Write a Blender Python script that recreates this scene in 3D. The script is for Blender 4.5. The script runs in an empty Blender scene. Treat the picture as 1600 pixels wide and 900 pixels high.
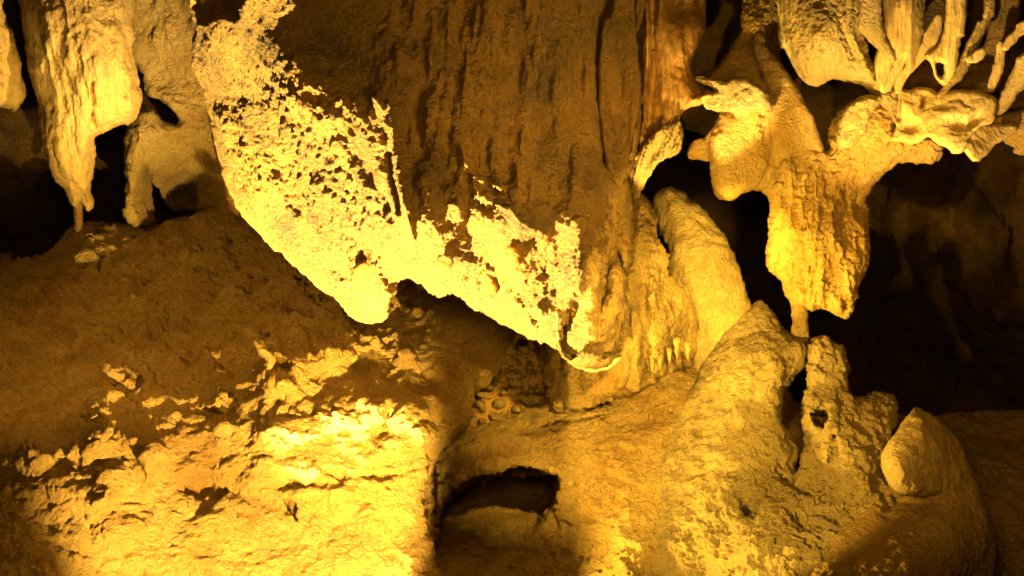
import bpy, math, random
import numpy as np
from mathutils import Vector

# ------------------------------------------------------------------ camera
SC = bpy.context.scene
F = 1716.0                       # focal length in photo pixels (1600 wide)
PITCH = math.radians(-10)
CAM = np.array([0.0, 0.0, 1.7])
FWD = np.array([0, math.cos(PITCH), math.sin(PITCH)])
UP = np.array([0, -math.sin(PITCH), math.cos(PITCH)])
RT = np.array([1.0, 0, 0])
cd = bpy.data.cameras.new('camera'); co = bpy.data.objects.new('camera', cd)
SC.collection.objects.link(co); SC.camera = co
co.location = CAM; co.rotation_euler = (math.pi/2 + PITCH, 0, 0)
cd.sensor_width = 36; cd.lens = 36*F/1600; cd.clip_end = 200; cd.clip_start = .05

def at(px, py, D):
    px, py, D = np.broadcast_arrays(np.asarray(px, float), np.asarray(py, float), np.asarray(D, float))
    return CAM + D[..., None]*FWD + (D*(px-800)/F)[..., None]*RT + (D*(450-py)/F)[..., None]*UP

# ------------------------------------------------------------------ world (closed cave, no daylight)
w = bpy.data.worlds.new('World'); SC.world = w; w.use_nodes = True
bg = w.node_tree.nodes['Background']; bg.inputs[0].default_value = (1, .6, .25, 1); bg.inputs[1].default_value = 0.0
SC.view_settings.view_transform = 'Standard'; SC.view_settings.look = 'None'
SC.view_settings.exposure = 0.6; SC.view_settings.gamma = 1.0
SC.cycles.max_bounces = 6; SC.cycles.diffuse_bounces = 4
SC.cycles.sample_clamp_indirect = 6

# ------------------------------------------------------------------ the cave's floodlights and added fill lights
def spot(name, p, t, power, ang, blend=.3, rad=.04, col=(1, .60, .20)):
    l = bpy.data.lights.new(name, 'SPOT'); o = bpy.data.objects.new(name, l); SC.collection.objects.link(o)
    P = Vector(at(*p)); T = Vector(at(*t))
    o.location = P; o.rotation_euler = (T-P).to_track_quat('-Z', 'Y').to_euler()
    l.energy = power; l.spot_size = math.radians(ang); l.spot_blend = blend; l.shadow_soft_size = rad; l.color = col
    return o
def point(name, p, power, rad=.1, col=(1, .55, .18)):
    l = bpy.data.lights.new(name, 'POINT'); o = bpy.data.objects.new(name, l); SC.collection.objects.link(o)
    o.location = Vector(at(*p)); l.energy = power; l.shadow_soft_size = rad; l.color = col
    return o
GOLD = (1, .56, .065)
# flood at the foot of the left bank, shining up at the hanging rock
spot('flood_or_fill', (330, 1110, 7.0), (590, 330, 7.3), 7800, 66, .3, .03, (1, .65, .165))
# flood on the bank itself
spot('flood_or_fill', (640, 1330, 4.75), (390, 748, 8.2), 3900, 46, .5, .04, (1, .56, .10))
# weaker light added to brighten the upper part of the bank
spot('flood_or_fill', (760, 1050, 5.6), (500, 590, 9.0), 900, 32, .8, .05, GOLD)
# flood shining across the pit to the mounds on the right
spot('flood_or_fill', (420, 1130, 7.25), (1170, 690, 8.6), 2000, 60, .3, .2, GOLD)
# added frontal fill, evening out the light on the mounds
spot('flood_or_fill', (680, 960, 4.2), (1150, 640, 8.4), 1450, 36, .25, .05, GOLD)
# flood on the hanging formation, its ledge and the leaning stalagmite
spot('flood_or_fill', (850, 980, 4.2), (1195, 330, 8.6), 1300, 34, .25, .03, GOLD)
# small light added to brighten the leaning stalagmite
spot('flood_or_fill', (1250, 300, 6.5), (1105, 415, 9.4), 800, 30, .6, .03, GOLD)
# small lamp in the gap, just under the ledge
spot('flood_or_fill', (1075, 440, 7.2), (1160, 105, 8.6), 650, 24, .5, .02, (1, .62, .16))
spot('flood_or_fill', (1060, 440, 7.2), (1035, 235, 8.1), 330, 26, .3, .02, (1, .6, .13))
# faint light added to bring out the rubble recess
spot('flood_or_fill', (900, 880, 6.3), (800, 600, 9.6), 130, 15, .6, .05, GOLD)
# lamp below the curtains in the upper right corner
spot('flood_or_fill', (1380, 560, 6.2), (1470, 70, 8.0), 700, 50, .4, .03, (1, .58, .14))
# added light in place of bounce, on the floor in front of the column
spot('flood_or_fill', (1150, 330, 4.6), (985, 615, 8.7), 1500, 36, .6, .05, GOLD)
# lamp behind the hanging rock on the left draperies
spot('flood_or_fill', (430, 230, 9.0), (160, 60, 11.2), 800, 54, .9, .05, (1, .57, .15))
# dim fill light added for the upper left of the bank
spot('fill_lamp', (-500, 60, 6.0), (260, 480, 10), 520, 64, .9, .2, (1, .47, .06))
# dim fill lights added to lift the shaded rock and far wall
point('fill_lamp', (600, -700, 1.0), 330, .4, (1, .47, .06))
spot('fill_lamp', (1500, 480, 3.6), (900, 220, 6.9), 950, 46, .8, .8, (1, .52, .07))
spot('fill_lamp', (1500, 500, 3.0), (1480, 480, 12), 520, 44, .8, .3, (1, .45, .05))

# ------------------------------------------------------------------ noise
def _h(ix, iy, iz, s):
    n = (ix*73856093) ^ (iy*19349663) ^ (iz*83492791) ^ (s*2654435)
    n = (n ^ (n >> 13))*1274126177 & 0xffffffff
    n = (n ^ (n >> 16))*2246822519 & 0xffffffff
    return (n ^ (n >> 15)) & 0xffffff
_G = np.array([[1,1,0],[-1,1,0],[1,-1,0],[-1,-1,0],[1,0,1],[-1,0,1],[1,0,-1],[-1,0,-1],[0,1,1],[0,-1,1],[0,1,-1],[0,-1,-1],[1,1,0],[-1,1,0],[0,-1,1],[0,-1,-1]], float)
def perlin(P, seed=0):
    I = np.floor(P).astype(np.int64); f = P-I
    u = f*f*f*(f*(f*6-15)+10)
    out = 0
    for dx in (0, 1):
        wx = u[..., 0] if dx else 1-u[..., 0]
        for dy in (0, 1):
            wy = u[..., 1] if dy else 1-u[..., 1]
            for dz in (0, 1):
                wz = u[..., 2] if dz else 1-u[..., 2]
                g = _G[_h(I[..., 0]+dx, I[..., 1]+dy, I[..., 2]+dz, seed) & 15]
                out = out + wx*wy*wz*((g[..., 0]*(f[..., 0]-dx))+(g[..., 1]*(f[..., 1]-dy))+(g[..., 2]*(f[..., 2]-dz)))
    return out
def worley(P, seed=0):
    I = np.floor(P).astype(np.int64); best = np.full(P.shape[:-1], 9.0)
    for dx in (-1, 0, 1):
        for dy in (-1, 0, 1):
            for dz in (-1, 0, 1):
                c = I+np.array([dx, dy, dz]); h = _h(c[..., 0], c[..., 1], c[..., 2], seed)
                q = np.stack([(h & 255)/255., ((h >> 8) & 255)/255., ((h >> 16) & 255)/255.], -1)
                d = ((c+q-P)**2).sum(-1); best = np.minimum(best, d)
    return np.sqrt(best)
def fbm(P, oct=4, seed=0, kind='f', rough=.5):
    a = 1.; s = 0.; out = 0.
    for o in range(oct):
        n = perlin(P*(2.03**o)+o*17.3, seed+o)
        if kind == 'b': n = np.abs(n)*2.2-.5
        if kind == 'r': n = .55-np.abs(n)*2.2
        out = out+a*n; s += a; a *= rough
    return out/s
def noise_sum(P, specs):
    d = 0.
    for i, sp in enumerate(specs):
        kind, sc, amp = sp[0], sp[1], sp[2]
        oc = sp[3] if len(sp) > 3 else 4
        S = np.array(sc if isinstance(sc, tuple) else (sc, sc, sc), float)
        Q = P/S
        if kind == 'w': d = d+amp*(.5-worley(Q, 40+i))
        elif kind == 'p': d = d-amp*np.clip((fbm(Q, 3, 60+i)-.14)*6, 0, 1)      # pits
        elif kind == 'l':                                                     # uneven strata
            zz = Q[..., 2]+1.3*fbm(P/.8, 3, 5)/1
            d = d+amp*fbm(np.stack([Q[..., 0]*.12, Q[..., 1]*.12, zz], -1), 4, 70+i)
        else: d = d+amp*fbm(Q, oc, 10*i+3, kind, .55)*1.6
    return d

# ------------------------------------------------------------------ 2D outline tools
def smooth_poly(pts, n=4):
    P = np.array(pts, float); N = len(P); out = []
    for i in range(N):
        p0, p1, p2, p3 = P[i-1], P[i], P[(i+1) % N], P[(i+2) % N]
        for k in range(n):
            t = k/n
            out.append(.5*((2*p1)+(-p0+p2)*t+(2*p0-5*p1+4*p2-p3)*t*t+(-p0+3*p1-3*p2+p3)*t**3))
    return np.array(out)
def sdf(X, Y, poly):
    best = np.full(X.shape, 1e18); ins = np.zeros(X.shape, bool)
    N = len(poly)
    for i in range(N):
        ax, ay = poly[i]; bx, by = poly[(i+1) % N]
        ex, ey = bx-ax, by-ay; L = ex*ex+ey*ey+1e-9
        t = np.clip(((X-ax)*ex+(Y-ay)*ey)/L, 0, 1)
        best = np.minimum(best, (X-ax-t*ex)**2+(Y-ay-t*ey)**2)
        if ay != by:
            c = ((ay > Y) != (by > Y)) & (X < (bx-ax)*(Y-ay)/(by-ay)+ax)
            ins ^= c
    d = np.sqrt(best)
    return np.where(ins, d, -d)
def pldist(X, Y, pts):
    best = np.full(X.shape, 1e18)
    for (ax, ay), (bx, by) in zip(pts[:-1], pts[1:]):
        ex, ey = bx-ax, by-ay; L = ex*ex+ey*ey+1e-9
        t = np.clip(((X-ax)*ex+(Y-ay)*ey)/L, 0, 1)
        best = np.minimum(best, (X-ax-t*ex)**2+(Y-ay-t*ey)**2)
    return np.sqrt(best)
def mq(X, Y, ctrl, c=70.):
    C = np.array(ctrl, float)
    if len(C) == 1: return np.full(X.shape, C[0, 2])
    phi = lambda r2: np.sqrt(r2+c*c)
    A = phi(((C[:, None, :2]-C[None, :, :2])**2).sum(-1))
    n = len(C); M = np.zeros((n+1, n+1)); M[:n, :n] = A-1e-3*np.eye(n)*c; M[n, :n] = 1; M[:n, n] = 1
    wts = np.linalg.solve(M, np.append(C[:, 2], 0))
    out = np.full(X.shape, wts[n])
    for i in range(n): out += wts[i]*phi((X-C[i, 0])**2+(Y-C[i, 1])**2)
    lo, hi = C[:, 2].min(), C[:, 2].max(); m = .15*(hi-lo)+.02
    return np.clip(out, lo-m, hi+m)
def smoothstep(x): x = np.clip(x, 0, 1); return x*x*(3-2*x)
def features(X, Y, feats):
    """height towards the viewer, metres"""
    h = np.zeros(X.shape)
    for f in feats:
        k = f[0]
        if k == 'b':
            _, x, y, rx, ry, rot, a = f[:7]; p = f[7] if len(f) > 7 else 1
            c, s = math.cos(math.radians(rot)), math.sin(math.radians(rot))
            u = ((X-x)*c+(Y-y)*s)/rx; v = (-(X-x)*s+(Y-y)*c)/ry
            h += a*np.exp(-(u*u+v*v)**p)
        elif k == 'r':
            _, pts, wd, a = f[:4]; d = pldist(X, Y, pts)/wd
            h += a*np.exp(-d*d)
        elif k == 's':
            _, poly, soft, a = f[:4]
            wx = 5*fbm(np.stack([X/22, Y/22, X*0], -1), 3, 7)*2; wy = 5*fbm(np.stack([X/22, Y/22, X*0+9], -1), 3, 8)*2
            d = sdf(X+wx, Y+wy, smooth_poly(poly, 3)); h += a*smoothstep(d/soft+.5)
        elif k == 'g':
            _, poly, soft, a, y0, y1 = f
            h += a*smoothstep(sdf(X, Y, smooth_poly(poly, 3))/soft+.5)*np.clip((y1-Y)/(y1-y0), 0, 1)
        elif k == 'f':      # flutes: spacing px, length px, amp, tilt px/px, (poly, soft)
            _, sx, sy, a, tilt, poly, soft = f
            n = fbm(np.stack([(X+tilt*Y)/sx, Y/sy, X*0], -1), 3, 21, 'b', .5)
            m = 1 if poly is None else smoothstep(sdf(X, Y, np.array(poly, float))/soft+.5)
            h += a*n*2*m
    return h

# ------------------------------------------------------------------ mesh building
def link(o): SC.collection.objects.link(o); return o
def make_mesh(name, V, Fq, mat, parent=None):
    me = bpy.data.meshes.new(name)
    org = V.mean(0) if parent is None else np.array(parent.location)
    if parent is None: org[2] = V[:, 2].min()
    V = V-org
    me.vertices.add(len(V)); me.vertices.foreach_set('co', V.astype(np.float32).ravel())
    me.loops.add(Fq.size); me.loops.foreach_set('vertex_index', Fq.astype(np.int32).ravel())
    me.polygons.add(len(Fq)); me.polygons.foreach_set('loop_start', np.arange(0, Fq.size, 4, dtype=np.int32))
    me.polygons.foreach_set('use_smooth', np.ones(len(Fq), bool))
    me.update(calc_edges=True); me.validate()
    me.materials.append(mat)
    o = bpy.data.objects.new(name, me); link(o)
    if parent is not None: o.parent = parent
    else: o.location = org
    return o
def vnormals(V, Fq):
    a = V[Fq[:, 2]]-V[Fq[:, 0]]; b = V[Fq[:, 3]]-V[Fq[:, 1]]
    n = np.cross(a, b); N = np.zeros_like(V)
    for k in range(4): 
        for c in range(3): N[:, c] += np.bincount(Fq[:, k], n[:, c], len(V))
    return N/(np.linalg.norm(N, axis=1, keepdims=True)+1e-12)
def tag(o, label=None, cat=None, group=None, kind=None):
    if label: o['label'] = label
    if cat: o['category'] = cat
    if group: o['group'] = group
    if kind: o['kind'] = kind
    return o
SEED = [0]
def rock(name, outline, ctrl, mat, rim=30, rimd=.15, thick=.5, cell=3., warp=(3., 22.), feats=(), noise=(), holes=(), parent=None, c=70., smooth=True, box=(-150, -110, 1750, 1010), shift=0., calm=(), rimcalm=.5, extra=(), grow=0.):
    SEED[0] += 1; sd = SEED[0]
    if 2.3 <= cell <= 3.1: cell *= .72; noise = list(noise)+[('f', .030, .0085, 2)]
    poly = smooth_poly(outline, 3) if smooth else np.array(outline, float)
    x0, y0 = poly.min(0)-2*cell; x1, y1 = poly.max(0)+2*cell
    x0 = max(x0, box[0]); y0 = max(y0, box[1]); x1 = min(x1, box[2]); y1 = min(y1, box[3])
    xs = np.arange(x0, x1, cell); ys = np.arange(y0, y1, cell)
    X, Y = np.meshgrid(xs, ys)
    Z0 = np.zeros_like(X)
    def dist(X, Y):
        w1 = fbm(np.stack([X/warp[1], Y/warp[1], Z0+sd*3.1], -1), 3, 1)*2*warp[0]
        w2 = fbm(np.stack([X/warp[1], Y/warp[1], Z0+sd*3.1+50], -1), 3, 2)*2*warp[0]
        d = sdf(X+w1, Y+w2, poly)+grow
        for h in holes: d = np.minimum(d, -sdf(X+w1, Y+w2, smooth_poly(h, 3)))
        return d
    d = dist(X, Y)
    gy, gx = np.gradient(d, cell)
    ins = d > 0
    cellm = ins[:-1, :-1] | ins[1:, :-1] | ins[:-1, 1:] | ins[1:, 1:]
    use = np.zeros(X.shape, bool)
    use[:-1, :-1] |= cellm; use[1:, :-1] |= cellm; use[:-1, 1:] |= cellm; use[1:, 1:] |= cellm
    out = use & ~ins
    g = np.sqrt(gx*gx+gy*gy)+1e-3
    X = np.where(out, X-np.clip(d, -2*cell, 0)*gx/g/np.maximum(g, .5), X)
    Y = np.where(out, Y-np.clip(d, -2*cell, 0)*gy/g/np.maximum(g, .5), Y)
    d = np.where(out, 0, d)
    t = np.clip(d/rim, 0, 1); prof = np.sqrt(np.clip(1-(1-t)**2, 0, 1))
    base = mq(X, Y, ctrl, c)+shift
    h = features(X, Y, feats)
    edge = out
    Df = base+rimd*(1-prof)-h
    Db = base+rimd*(1-prof)-h*np.exp(-d/8)+thick*prof
    Db = np.maximum(Db, Df+np.where(edge, 0, .01))
    idx = -np.ones(X.shape, int); n = use.sum(); idx[use] = np.arange(n)
    Vf = at(X[use], Y[use], Df[use])
    inner = ins & use
    # cells touching the cut of the working box stay open, which is out of frame
    bidx = idx.copy(); m = inner.sum(); bidx[inner] = n+np.arange(m)
    Vb = at(X[inner], Y[inner], Db[inner])
    V = np.concatenate([Vf, Vb])
    A = idx[:-1, :-1][cellm]; B = idx[:-1, 1:][cellm]; Cc = idx[1:, 1:][cellm]; D_ = idx[1:, :-1][cellm]
    Ff = np.stack([A, D_, Cc, B], 1)
    A, B, Cc, D_ = bidx[:-1, :-1][cellm], bidx[:-1, 1:][cellm], bidx[1:, 1:][cellm], bidx[1:, :-1][cellm]
    Fb = np.stack([A, B, Cc, D_], 1)
    Fq = np.concatenate([Ff, Fb])
    if noise:
        N = vnormals(V, Fq)
        mk = np.clip(1+features(X, Y, calm), .12, 2)*(1-rimcalm*np.exp(-d/7))
        mk = np.concatenate([mk[use], mk[inner]])
        dsp = noise_sum(V, noise)*mk
        for nz_, ft_ in extra:
            mm = np.clip(features(X, Y, ft_), 0, 1)
            dsp = dsp+noise_sum(V, nz_)*np.concatenate([mm[use], mm[inner]])
        V = V+N*dsp[:, None]
    return make_mesh(name, V, Fq, mat, parent)

# ------------------------------------------------------------------ materials
def rock_mat(name, c1, c2, c3, bump=.5, bs=1., rough=.75, spec=.35, stain=None, stretch=(1, 1, 1)):
    c1, c2, c3 = [(c[0], c[1]*.97, c[2]*.72) for c in (c1, c2, c3)]
    m = bpy.data.materials.new(name); m.use_nodes = True; nt = m.node_tree; nd = nt.nodes; L = nt.links
    b = nd['Principled BSDF']; b.inputs['Roughness'].default_value = rough; b.inputs['Specular IOR Level'].default_value = spec
    geo = nd.new('ShaderNodeNewGeometry'); mp = nd.new('ShaderNodeMapping'); mp.inputs['Scale'].default_value = stretch
    L.new(geo.outputs['Position'], mp.inputs['Vector'])
    def nz(scale, det=6, ro=.6, src=mp, dist=0):
        n = nd.new('ShaderNodeTexNoise'); n.inputs['Scale'].default_value = scale; n.inputs['Detail'].default_value = det
        n.inputs['Roughness'].default_value = ro; n.inputs['Distortion'].default_value = dist; L.new(src.outputs['Vector'], n.inputs['Vector']); return n
    def ramp(src, stops):
        r = nd.new('ShaderNodeValToRGB'); e = r.color_ramp.elements
        e[0].position, e[0].color = stops[0][0], (*stops[0][1], 1)
        e[1].position, e[1].color = stops[-1][0], (*stops[-1][1], 1)
        for p, c in stops[1:-1]: q = e.new(p); q.color = (*c, 1)
        L.new(src.outputs[0], r.inputs[0]); return r
    n1 = nz(1.7, 6, .6, dist=.6); r1 = ramp(n1, [(.3, c2), (.5, c1), (.72, c3)])
    n2 = nz(26, 9, .78); r2 = ramp(n2, [(.30, (.42,)*3), (.5, (.9,)*3), (.75, (1.15,)*3)])
    mx = nd.new('ShaderNodeMix'); mx.data_type = 'RGBA'; mx.blend_type = 'MULTIPLY'; mx.inputs[0].default_value = .8
    L.new(r1.outputs[0], mx.inputs[6]); L.new(r2.outputs[0], mx.inputs[7]); last = mx.outputs[2]
    n3 = nz(5, 5, .75); r3 = ramp(n3, [(.56, (0,)*3), (.70, (1,)*3)])
    mx2 = nd.new('ShaderNodeMix'); mx2.data_type = 'RGBA'; L.new(r3.outputs[0], mx2.inputs[0])
    L.new(last, mx2.inputs[6]); mx2.inputs[7].default_value = (*(stain or c2), 1); last = mx2.outputs[2]
    L.new(last, b.inputs['Base Color'])
    rr = nd.new('ShaderNodeMapRange'); L.new(n3.outputs[0], rr.inputs[0]); rr.inputs[1].default_value = .35; rr.inputs[2].default_value = .65; rr.inputs[3].default_value = rough-.3; rr.inputs[4].default_value = min(1, rough+.15); L.new(rr.outputs[0], b.inputs['Roughness'])
    h1 = nz(18*bs, 12, .72); h2 = nz(70*bs, 8, .75); vo = nd.new('ShaderNodeTexVoronoi'); vo.inputs['Scale'].default_value = 45*bs
    L.new(mp.outputs[0], vo.inputs['Vector'])
    a1 = nd.new('ShaderNodeMath'); a1.operation = 'MULTIPLY_ADD'; L.new(h2.outputs[0], a1.inputs[0]); a1.inputs[1].default_value = .40; L.new(h1.outputs[0], a1.inputs[2])
    a2 = nd.new('ShaderNodeMath'); a2.operation = 'MULTIPLY_ADD'; L.new(vo.outputs['Distance'], a2.inputs[0]); a2.inputs[1].default_value = -.22; L.new(a1.outputs[0], a2.inputs[2])
    bp = nd.new('ShaderNodeBump'); bp.inputs['Strength'].default_value = min(1, bump*1.5); bp.inputs['Distance'].default_value = .18/bs
    L.new(a2.outputs[0], bp.inputs['Height']); L.new(bp.outputs[0], b.inputs['Normal'])
    return m
M = {}
M['pale'] = rock_mat('pale_limestone', (.56, .47, .31), (.42, .31, .17), (.66, .57, .40), .6)
M['ochre'] = rock_mat('ochre_limestone', (.50, .38, .21), (.35, .23, .10), (.58, .47, .28), .6)
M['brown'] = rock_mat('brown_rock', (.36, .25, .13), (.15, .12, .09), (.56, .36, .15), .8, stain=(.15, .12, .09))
M['smooth'] = rock_mat('smooth_flowstone', (.27, .165, .075), (.18, .11, .06), (.36, .23, .12), .22, rough=.55, spec=.5, stretch=(1, 1, .7))
M['mud'] = rock_mat('clay_floor', (.33, .22, .11), (.22, .14, .07), (.42, .29, .15), .35)
M['curtain'] = rock_mat('flowstone_curtain', (.58, .48, .30), (.45, .33, .17), (.68, .58, .40), .35, stretch=(1, 1, .35), stain=(.38, .27, .14))
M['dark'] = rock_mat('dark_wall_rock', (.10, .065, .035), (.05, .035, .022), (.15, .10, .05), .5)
M['honey'] = rock_mat('honey_flowstone', (.60, .44, .21), (.50, .33, .12), (.68, .55, .32), .5)
M['stain'] = rock_mat('orange_stained_calcite', (.26, .10, .018), (.20, .07, .012), (.34, .15, .03), .3)
M['tan'] = rock_mat('tan_limestone', (.44, .37, .25), (.30, .25, .16), (.54, .46, .32), .6, stain=(.20, .16, .10))
M['speck'] = rock_mat('speckled_flowstone', (.58, .48, .31), (.50, .38, .21), (.66, .56, .38), .5, stain=(.10, .07, .045))

ROUGH = [('f', .35, .05, 3), ('b', .11, .022, 3), ('w', .05, .010)]
# ------------------------------------------------------------------ the setting: cave shell, back wall, floor
def shell():
    n1, n2 = 220, 130
    u = np.linspace(0, 2*math.pi, n1, endpoint=False); v = np.linspace(.001, math.pi-.001, n2)
    U, Vv = np.meshgrid(u, v)
    dirs = np.stack([np.sin(Vv)*np.cos(U), np.sin(Vv)*np.sin(U), np.cos(Vv)], -1)
    P = dirs*np.array([15, 19, 8.5])+np.array([0, 6, 2.2])
    P = P+dirs*(fbm(P/3., 5, 3)[..., None]*3.5)
    idx = np.arange(n1*n2).reshape(n2, n1)
    A = idx[:-1]; B = np.roll(idx, -1, 1)[:-1]; Cc = np.roll(idx, -1, 1)[1:]; D_ = idx[1:]
    Fq = np.stack([A, B, Cc, D_], -1).reshape(-1, 4)
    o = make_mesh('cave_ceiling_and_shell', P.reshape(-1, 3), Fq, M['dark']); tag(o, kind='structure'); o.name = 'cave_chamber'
shell()

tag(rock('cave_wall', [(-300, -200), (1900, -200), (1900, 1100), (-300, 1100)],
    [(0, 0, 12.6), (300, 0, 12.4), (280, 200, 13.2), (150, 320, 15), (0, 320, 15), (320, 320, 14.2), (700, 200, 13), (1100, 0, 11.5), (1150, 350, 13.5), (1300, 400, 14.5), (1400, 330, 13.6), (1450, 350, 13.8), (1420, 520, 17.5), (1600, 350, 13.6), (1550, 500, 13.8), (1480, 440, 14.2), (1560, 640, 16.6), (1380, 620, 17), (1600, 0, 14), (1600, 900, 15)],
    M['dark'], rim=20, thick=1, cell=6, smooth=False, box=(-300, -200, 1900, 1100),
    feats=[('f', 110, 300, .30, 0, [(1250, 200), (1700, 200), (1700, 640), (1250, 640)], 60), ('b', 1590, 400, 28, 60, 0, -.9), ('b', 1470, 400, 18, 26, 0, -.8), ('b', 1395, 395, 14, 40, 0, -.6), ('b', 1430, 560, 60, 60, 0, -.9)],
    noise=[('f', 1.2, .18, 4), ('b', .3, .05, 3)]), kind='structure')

FLOOR = [(640, 620, 10.8), (800, 500, 11.6), (790, 600, 10.3), (900, 600, 9.6), (760, 640, 9.8), (1080, 570, 9.5), (850, 650, 9.15), (900, 650, 9.0), (1000, 635, 8.95), (1080, 600, 9.1),
         (700, 700, 9.3), (850, 700, 8.8), (1000, 700, 8.6), (690, 760, 9.0), (780, 728, 8.7), (880, 735, 8.6), (960, 760, 8.4), (1080, 700, 8.75), (1100, 800, 8.5), (1200, 700, 9.6), (1200, 800, 9.3), (1250, 620, 10.8), (1000, 850, 7.9),
         (700, 900, 8.6), (850, 900, 8.2), (950, 900, 7.85), (1100, 900, 8.2), (1250, 900, 8.6), (680, 980, 8.3), (1000, 990, 7.4), (1400, 900, 8.4), (1600, 900, 10), (1600, 700, 12), (1300, 650, 9.8), (1500, 620, 13), (1250, 540, 10.8)]
tag(rock('cave_floor', [(560, 440), (760, 470), (1000, 500), (1200, 560), (1300, 650), (1800, 670), (1800, 1100), (560, 1100)], FLOOR, M['ochre'], rim=10, rimd=.05, thick=.5, cell=3,
    feats=[('g', [(684, 840), (692, 795), (708, 772), (738, 750), (780, 737), (835, 737), (864, 743), (870, 762), (856, 800), (810, 850), (690, 880)], 10, -1.5, 775, 880),
           ('g', [(640, 1000), (660, 800), (760, 780), (860, 780), (920, 830), (960, 900), (980, 1000)], 70, -.35, 700, 960), ('b', 880, 800, 30, 12, 40, .06),
           ('r', [(700, 760), (740, 732), (790, 722), (850, 726), (880, 742)], 14, .12),
           ('b', 935, 706, 6, 4, 0, -.15), ('b', 790, 868, 100, 40, 10, -.12), ('b', 1010, 655, 50, 10, 0, -.1)],
    noise=[('f', .5, .06, 3), ('f', .12, .030, 5), ('w', .055, .022), ('l', .05, .016), ('p', .08, .025)],
    extra=[([('l', .035, .05), ('f', .09, .04, 4)], [('r', [(690, 760), (740, 715), (820, 700), (920, 690), (1040, 710)], 34, 1.)]), ([('f', .10, .04, 4)], [('b', 800, 870, 130, 60, 0, 1)])]), kind='structure')

# left bank
BANK = [(0, 980, 6.9), (150, 980, 7.2), (300, 980, 7.55), (660, 980, 7.7), (0, 900, 7.0), (150, 900, 7.35), (300, 900, 7.65), (480, 900, 7.8), (660, 900, 7.9),
        (0, 800, 7.5), (100, 800, 7.6), (250, 800, 7.85), (450, 800, 8.0), (650, 800, 8.05), (0, 740, 7.9), (120, 730, 7.95), (300, 720, 8.15), (480, 740, 8.05), (640, 740, 8.15),
        (60, 690, 8.3), (150, 650, 8.35), (300, 660, 8.4), (420, 640, 8.35), (560, 640, 8.4), (660, 660, 8.4), (220, 600, 8.95), (340, 610, 8.85), (440, 560, 8.9), (540, 560, 8.85), (640, 580, 8.8), (720, 600, 8.9),
        (60, 600, 9.5), (200, 540, 9.9), (330, 540, 9.8), (420, 500, 9.8), (520, 500, 9.4), (620, 510, 9.3), (720, 520, 9.2), (790, 520, 9.3),
        (0, 480, 10.8), (200, 450, 11.1), (350, 430, 11.2), (500, 430, 10.9), (650, 440, 10.2), (120, 380, 12), (300, 340, 12.6), (400, 350, 12.6), (10, 405, 11.8)]
bank = rock('rock_bank', [(-200, 1100), (-200, 400), (0, 400), (14, 400), (30, 409), (62, 400), (95, 372), (118, 350), (150, 346), (180, 351), (240, 352), (290, 340), (340, 325), (420, 330), (560, 400), (700, 425), (800, 500), (803, 528), (790, 560), (770, 590), (742, 620), (735, 650), (712, 690), (690, 712), (679, 750), (680, 850), (684, 900), (690, 1100)],
    BANK, M['ochre'], rim=26, rimd=.35, thick=1.2, cell=2.6, warp=(4, 30),
    feats=[('b', 185, 600, 22, 22, 20, 0.261), ('b', 168, 575, 14, 10, 0, 0.203), ('b', 145, 645, 16, 14, 0, 0.319), ('b', 150, 690, 30, 40, 30, 0.203), ('b', 55, 715, 34, 26, -20, 0.319), ('b', 45, 700, 12, 12, 0, 0.174),
           ('b', 235, 720, 14, 26, 10, 0.261), ('b', 212, 690, 18, 8, 30, 0.145), ('b', 165, 770, 22, 34, 25, 0.232), ('b', 120, 770, 40, 30, 20, 0.145), ('b', 180, 830, 30, 20, -10, 0.145),
           ('b', 340, 625, 14, 12, 0, 0.232), ('b', 338, 610, 6, 6, 0, 0.145), ('b', 345, 665, 26, 10, -20, 0.145), ('r', [(398, 528), (412, 545), (430, 560), (420, 582), (405, 586)], 9, .18),
           ('b', 440, 600, 22, 12, 20, 0.189), ('b', 510, 550, 55, 24, -15, 0.232), ('b', 440, 500, 25, 6, 15, 0.116), ('b', 480, 460, 26, 12, 20, 0.174), ('b', 635, 550, 26, 18, 20, 0.189), ('b', 590, 630, 26, 28, 30, 0.203), ('b', 655, 660, 42, 38, 20, 0.203), ('b', 540, 640, 50, 30, 0, 0.145),
           ('b', 560, 590, 60, 12, -20, -.10), ('b', 600, 665, 10, 30, 20, -.12),
           ('b', 310, 770, 30, 22, 0, -.20), ('b', 380, 775, 50, 9, 15, -.12), ('b', 470, 755, 40, 8, -5, -.14), ('r', [(448, 775), (458, 795), (462, 812)], 4, -.08), ('b', 620, 680, 24, 8, -30, -.05),
           ('r', [(500, 735), (560, 745), (620, 742), (672, 728)], 5, -.06), ('b', 130, 405, 26, 14, 0, 0.362), ('b', 85, 440, 16, 8, 0, 0.145), ('b', 800, 480, 60, 30, 0, 0.145)],
    noise=[('f', .55, .07, 3), ('b', .30, .045, 3), ('f', .12, .026, 5), ('w', .055, .010), ('l', .07, .020)],
    extra=[([('b', .38, .09, 4), ('f', .15, .03, 4)], [('s', [(-200, 420), (300, 360), (640, 470), (600, 580), (300, 620), (-200, 720)], 80, 1.)])])
tag(bank, 'broad ochre rock bank with a brightly lit lower face and a shadowed top, left of the small niche', 'rock bank', kind='structure')

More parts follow.
